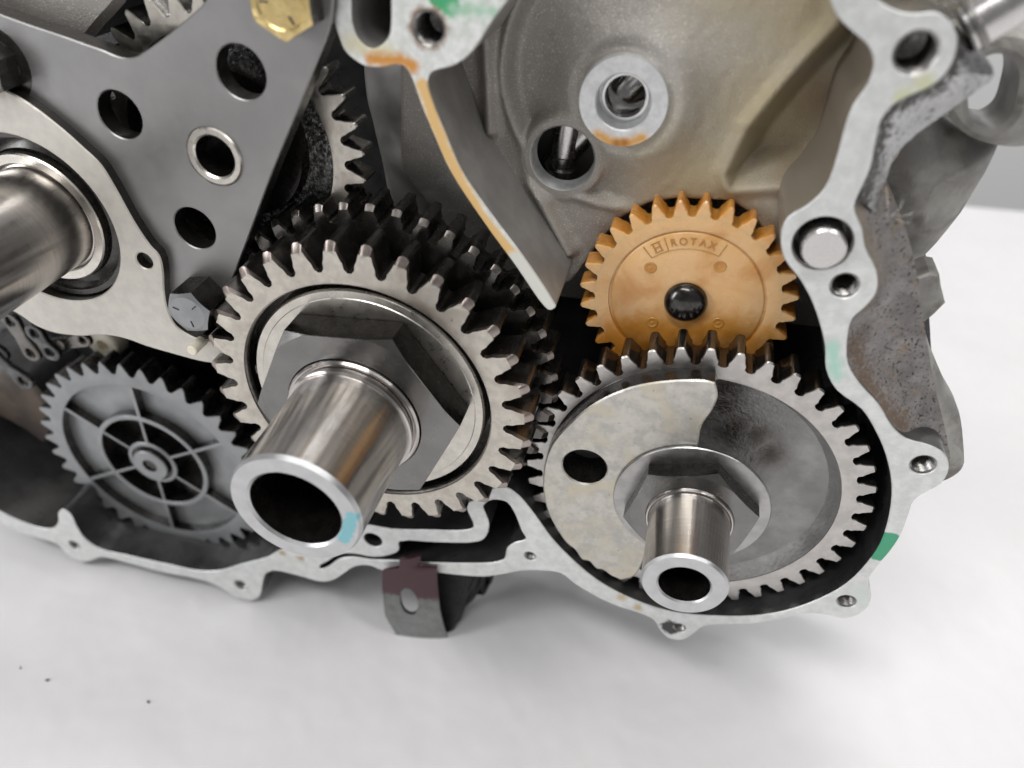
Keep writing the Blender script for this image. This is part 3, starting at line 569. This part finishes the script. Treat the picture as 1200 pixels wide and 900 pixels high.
for i in range(6):
    a = rad(26 + i * 60); ca, sa = math.cos(a), math.sin(a)
    q = [(8.6, -.5), (18.9, -.5), (19.2, -.62), (32.35, -.62), (32.35, .62), (19.2, .62), (18.9, .5), (8.6, .5)]
    prism('spoke_rib', [(x * ca - y * sa, x * sa + y * ca) for x, y in q], [], 1.2, 6.85, (m_steelB, m_oil2), t, ch=.12)
t = thing('idler_gear', 'black oily gear half hidden above the spoked grey gear', 'gear', -137, -148, -36)
toothed(t, 30, 36, 31, 3, .2, .5, .75, 8, 9, (m_oil2, m_oil2), 35.6)
# ------------------------------------------------------------------ gear behind the plate
t = thing('timing_gear', 'pale toothed gear with rough dark web, mostly hidden behind the steel plate', 'gear', *cC, -15)
toothed(t, 33, 32.65, 27.8, 13.1, .15, .46, .78, 25.0, 6, (m_steelL, m_oil), 32.3)
lathe('rough_web', [(25.2, 5), (24.6, 2.6), (17.5, 2.0), (16.8, 4.5), (13, 4.6), (0, 4.6)], [m_web2, m_bore], t, seg=96, mi=[1, 0, 1, 1, 1])
# ------------------------------------------------------------------ steel plate, top left
t = thing('steel_plate', 'flat dark grey steel plate with round holes, narrowing towards a bolt at its tip', 'plate', *pt(200, 150, 2), 0)
po = pt(200, 150, 2)
pl = [(-90, -20), (-40, 2), (0, 17), (33, 29), (72, 42), (100, 52), (120, 59), (134, 65), (146, 68), (158, 67), (170, 60), (200, 38), (226, 16), (240, 2), (250, -22), (258, -70), (395, -70), (392, -20), (390, 10), (386, 35), (370, 77), (350, 127), (320, 200), (293, 273), (275, 320), (262, 352), (250, 378), (235, 394), (218, 398), (203, 392), (186, 374), (166, 335), (145, 270), (120, 222), (85, 180), (40, 148), (0, 132), (-90, 110)]
hol = [((140, 135), 5.15), ((282, 85), 5.3), ((228, 268), 5.1), ((251, 184), 6.3)]
def lc(px, py, z, o): a = pt(px, py, z); return (a[0] - o[0], a[1] - o[1])
m_plate_o = m_plate
prism('plate_body', trace(pl, 2, 3, *po), [circle(*lc(*c, 2, po), r, 48) for c, r in hol], -2.5, 2, (m_plate, m_plate_edge), t, ch=.25)
t = thing('hollow_bushing', 'bright ring bushing pressed into the steel plate, third hole from the top', 'bushing', *pt(251, 184, 2.5), -5)
lathe('bushing_body', [(6.25, 0), (6.25, 7.2), (6.0, 7.6), (4.9, 7.6), (4.5, 7.2), (4.5, 0)], [m_disc, m_bore], t, seg=64, mi=[0, 0, 0, 0, 1])
lathe('bushing_floor', [(4.5, .4), (0, .4)], m_bore, t, seg=32)
def hexbolt(name, label, c, z0, h, R, ph, mat, side, dish=True, marks=3, washer=None, rcf=.9):
    t = thing(name, label, 'bolt', *c, z0)
    n = 72; bm = bmesh.new(); rows = []; rc = R * rcf
    def hexr(a): a = (math.degrees(a) - ph) % 60; return R * math.cos(rad(30)) / math.cos(rad(a - 30))
    ang = [rad(ph) + 2 * math.pi * i / n for i in range(n)]
    rows.append([bm.verts.new(L3(hexr(a) * math.cos(a), hexr(a) * math.sin(a), 0)) for a in ang])
    rows.append([bm.verts.new(L3(hexr(a) * math.cos(a), hexr(a) * math.sin(a), h - max(0, hexr(a) - rc) * .5 - .06)) for a in ang])
    for rr, z in ((rc - .15, h), (rc * .8, h), (rc * .74, h - (.35 if dish else 0)), (.01, h - (.3 if dish else 0))):
        rows.append([bm.verts.new(L3(min(rr, hexr(a) - .1) * math.cos(a), min(rr, hexr(a) - .1) * math.sin(a), z)) for a in ang])
    for k, (a_, b_) in enumerate(zip(rows, rows[1:])):
        for i in range(n): ff = bm.faces.new((a_[i], a_[(i + 1) % n], b_[(i + 1) % n], b_[i])); ff.material_index = 1 if k == 0 else 0
    hd = finish('bolt_head', bm, (mat, side), t, None, 25)
    for i in range(marks):
        a = rad(ph + 30 + i * 120); r = R * .5
        prism('head_mark', [(r * math.cos(a) + .5 * x * math.cos(a) - .16 * y * math.sin(a), r * math.sin(a) + .5 * x * math.sin(a) + .16 * y * math.cos(a)) for x, y in ((-1.6, -1), (1.6, -1), (1.6, 1), (-1.6, 1))], [], h - .5, h - .3 + (.18 if dish else .45), (side, side), hd, ch=.05)
    if washer: lathe('washer', [(R * .9, -1.2), (washer, -1.2), (washer, -.2), (washer - .2, 0), (R * .9, 0)], side, t, seg=64)
    return t
hexbolt('brass_bolt', 'golden yellow hex bolt head at the top edge of the steel plate', pt(331, 2, 6), 2.1, 5, 6.6, 29, m_brass, m_oil2, washer=None)
hexbolt('tip_bolt', 'dark bolt with matt grey round face on the lower tip of the steel plate', pt(220, 367, 10.5), 2.05, 8.6, 5.8, 10, m_steelB, m_oil2, False, rcf=.76)
hexbolt('flange_nut', 'dark hex head cut by the left picture edge, on the steel plate', pt(-22, 80, 6), 2.05, 5.5, 6.2, 20, m_nut, m_oil2, washer=8.4)
# ------------------------------------------------------------------ pale retainer with bearing and shaft, left
t = thing('bearing_retainer', 'pale cast retainer plate around the bearing at the left edge', 'retainer', *cS, 1)
def tl(pts, z, n=4): return trace(pts, z, n, *cS)
co_ = [(-140, 40), (-70, 70), (0, 103), (20, 113), (43, 128), (77, 155), (97, 173), (117, 192), (133, 217), (157, 260), (176, 288), (186, 299), (191, 318), (192, 340), (196, 362), (206, 382), (228, 396), (250, 400), (275, 412), (300, 430), (300, 440), (262, 428), (236, 424), (202, 415), (171, 406), (149, 398), (124, 393), (93, 394), (62, 390), (40, 381), (19, 367), (-20, 352), (-140, 330)]
sm = lc(169, 306, 4.6, cS)
prism('retainer_body', tl(co_, 4.6, 4), [circle(0, 0, 21.4, 96), circle(*sm, 2.1, 32)], -5, 3.6, (m_cover, m_plate_edge), t, ch=.3)
t = thing('ball_bearing', 'dark sealed bearing with bright inner race around the blurred left shaft', 'bearing', *cS, 0)
lathe('outer_race', [(21.3, -4), (21.3, 1.5), (20.9, 2), (19.6, 2), (19.3, 1.4)], m_oil2, t, seg=96)
lathe('seal', [(19.3, 1.4), (18.6, -.6), (16.6, .4), (16.2, 1.2)], m_oil2, t, seg=96)
lathe('inner_race', [(16.2, 0), (16.2, 2.6), (15.9, 3), (13.9, 3), (13.6, 2.7), (13.6, 0)], m_disc, t, seg=96)
t = thing('input_shaft', 'blurred thick polished shaft running out of the left picture edge', 'shaft', *cS, 0)
lathe('shaft_body', [(13.4, -4), (13.4, 2), (12.9, 2.2), (12.9, 62), (12.4, 62.6), (9, 62.6), (8.8, 62), (8.8, 20), (0, 20)], m_shaft, t, seg=128, sharp=25)
# ------------------------------------------------------------------ little things
t = thing('dowel_pin', 'short silver dowel pin in the large hole of the right rim', 'pin', TD[0], TD[1], -8.5)
lathe('pin_body', [(4.1, 0), (4.1, 10.6), (3.75, 11), (0, 11)], m_dowel, t, seg=64)
pg = thing('locating_peg', 'tiny cream peg below the bolt at the plate tip', 'peg', *pt(234, 402, 6), 5)
lathe('peg_body', [(1.35, 0), (1.35, 4.4), (1.1, 4.7), (0, 4.7)], m_cream, pg, seg=24)
t = thing('plastic_roller', 'cream roller glimpsed below the pale retainer at left', 'roller', *pt(120, 405, -22), -30)
lathe('roller_body', [(5.5, 0), (5.5, 7.5), (5, 8), (2, 8), (2, 6), (0, 6)], m_cream, t, seg=48)
# chain at the left edge
ch = thing('drive_chain', 'dark blurred chain links under the pale retainer at the left edge', 'chain', *pt(25, 410, -10), -12)
c0 = pt(25, 410, -10)
def chlink(p, q, w, r, z, mat=m_chain):
    a = Vector(lc(*p, -10, c0)); b = Vector(lc(*q, -10, c0)); d = (b - a); L = d.length; d.normalize(); n = Vector((-d.y, d.x)); o = []
    for i in range(13): th_ = math.pi / 2 + math.pi * i / 12; o.append(a + d * (w * math.cos(th_)) + n * (w * math.sin(th_)))
    o.append(a + d * (L / 2) - n * w * .7)
    for i in range(13): th_ = -math.pi / 2 + math.pi * i / 12; o.append(b + d * (w * math.cos(th_)) + n * (w * math.sin(th_)))
    o.append(a + d * (L / 2) + n * w * .7)
    prism('chain_link', [tuple(x) for x in o], [circle(a.x, a.y, r, 20), circle(b.x, b.y, r, 20)], z, z + 1.6, (mat, m_oil2), ch, ch=.3)
chlink((44, 388), (62, 410), 3.1, 1.6, 2); chlink((10, 378), (34, 415), 3.1, 1.6, 0, m_oil); chlink((62, 410), (92, 402), 2.6, 1.2, -1, m_oil); chlink((-6, 420), (28, 446), 3.3, 1.7, 1); chlink((-30, 395), (-4, 416), 3.2, 1.6, 0)
# clamp bracket and rubber below the case
bo = pt(480, 705, 3); t = thing('clamp_bracket', 'small maroon and grey sheet metal clamp with a hole hanging below the case', 'bracket', *bo, 3)
def bracket():
    rows = [(656, 468, 491), (666, 468, 491), (669, 448, 510), (690, 448, 511), (722, 451, 514), (745, 458, 516), (770, 464, 518)]
    hc = pt(479, 706, 3); rx = (pt(489, 706, 3)[0] - pt(469, 706, 3)[0]) / 2; ry = (pt(479, 690, 3)[1] - pt(479, 721, 3)[1]) / 2; bm = bmesh.new(); G_ = []; nc = 44
    ys = [656 + 2 * i for i in range(58)]
    for y in ys:
        k = max(i for i in range(len(rows) - 1) if rows[i][0] <= y) if y < 770 else len(rows) - 2
        a, b = rows[k], rows[k + 1]; t_ = min(1, (y - a[0]) / (b[0] - a[0])); l, r_ = a[1] + (b[1] - a[1]) * t_, a[2] + (b[2] - a[2]) * t_; row = []
        for c in range(nc + 1):
            u, v = pt(l + (r_ - l) * c / nc, y, 3); e = math.hypot((u - hc[0]) / rx, (v - hc[1]) / ry)
            if abs(e - 1) < .13: u = hc[0] + (u - hc[0]) / e; v = hc[1] + (v - hc[1]) / e; e = 1
            z = -.03 * max(0, y - 716) ** 1.35 * .8 - .5 * ((c / nc) ** 3) * 3
            row.append((bm.verts.new(L3(u - bo[0], v - bo[1], z)), e))
        G_.append(row)
    for r0, r1_ in zip(G_, G_[1:]):
        for i in range(nc):
            q = (r0[i], r0[i + 1], r1_[i + 1], r1_[i])
            if max(x[1] for x in q) > 1.001 : bm.faces.new([x[0] for x in q])
    bmesh.ops.delete(bm, geom=[v for v in bm.verts if not v.link_faces], context='VERTS')
    bmesh.ops.recalc_face_normals(bm, faces=bm.faces[:]); bmesh.ops.solidify(bm, geom=bm.faces[:], thickness=.0011)
    return finish('clamp_plate', bm, (m_maroon, m_clamp_edge), t, None, 40)
bracket()
bo2 = pt(540, 705, -6); t = thing('rubber_mount', 'black ribbed rubber mount tucked behind the clamp under the case', 'rubber mount', *bo2, -14)
for k in range(6):
    x = 508 + k * 7; lo_ = 744 - k * 9; w_ = 40 - k * 2; q = (0, 3, -2, 2, -3, 1)[k]
    out = [(x, 662), (x + w_, 662), (x + w_ + 2 + q, 684), (x + w_ - 3, 700 - k), (x + w_ - 6 - q, 712 - k * 2), (x + w_ - 15, lo_ - 6 + q), (x + w_ - 22, lo_ + 3), (x + 4, lo_ + 2), (x - 3, lo_ - 24), (x - 2, 695)]
    prism('rubber_fold', trace(out, -4 - k * 2.2, 3, *bo2), [], 4 - k * 2.2, 8.6 - k * 2.2, (m_rubber, m_rubber), t, ch=.9)
# crumbs on the table film
bm = bmesh.new(); rr = random.Random(3)
for k in range(16):
    x, y = rr.uniform(-.20, .16), rr.uniform(-.17, -.02); r = rr.uniform(.00012, .0005)
    m4 = Matrix.Translation((x, y, r * .6)) @ Matrix.Rotation(rr.uniform(0, 3), 4, 'Z') @ Matrix.Diagonal((r * rr.uniform(.6, 2), r, r * .7, 1))
    bmesh.ops.create_icosphere(bm, subdivisions=1, radius=1, matrix=m4)
cr = finish('table_crumbs', bm, m_brown); cr['kind'] = 'stuff'; cr['label'] = 'tiny dark crumbs scattered over the white table in front of the case'; cr['category'] = 'crumbs'
# stray fibres on the dirty wall
fb = thing('stray_fibres', 'few pale fibres stuck to the dirty casting at the right rim', 'fibres', *pt(1045, 245, -2), -2)
fo_ = pt(1045, 245, -2)
for (a, b_) in (((1043, 253), (1056, 231)), ((1045, 251), (1068, 244)), ((1044, 252), (1064, 256)), ((1040, 258), (1037, 215))):
    A = Vector(lc(*a, -2, fo_)); B = Vector(lc(*b_, -2, fo_)); bm = bmesh.new(); prev = None; n = 6
    for i in range(n + 1):
        tt = i / n; c = A.lerp(B, tt); w_ = .035; z = 2.2 * math.sin(tt * 2.2); rg = [bm.verts.new(L3(c.x + w_ * math.cos(k * 2.094), c.y + w_ * math.sin(k * 2.094), z + w_ * math.cos(k * 2.1))) for k in range(3)]
        if prev:
            for k in range(3): bm.faces.new((prev[k], prev[(k + 1) % 3], rg[(k + 1) % 3], rg[k]))
        prev = rg
    finish('fibre', bm, m_mark, fb)
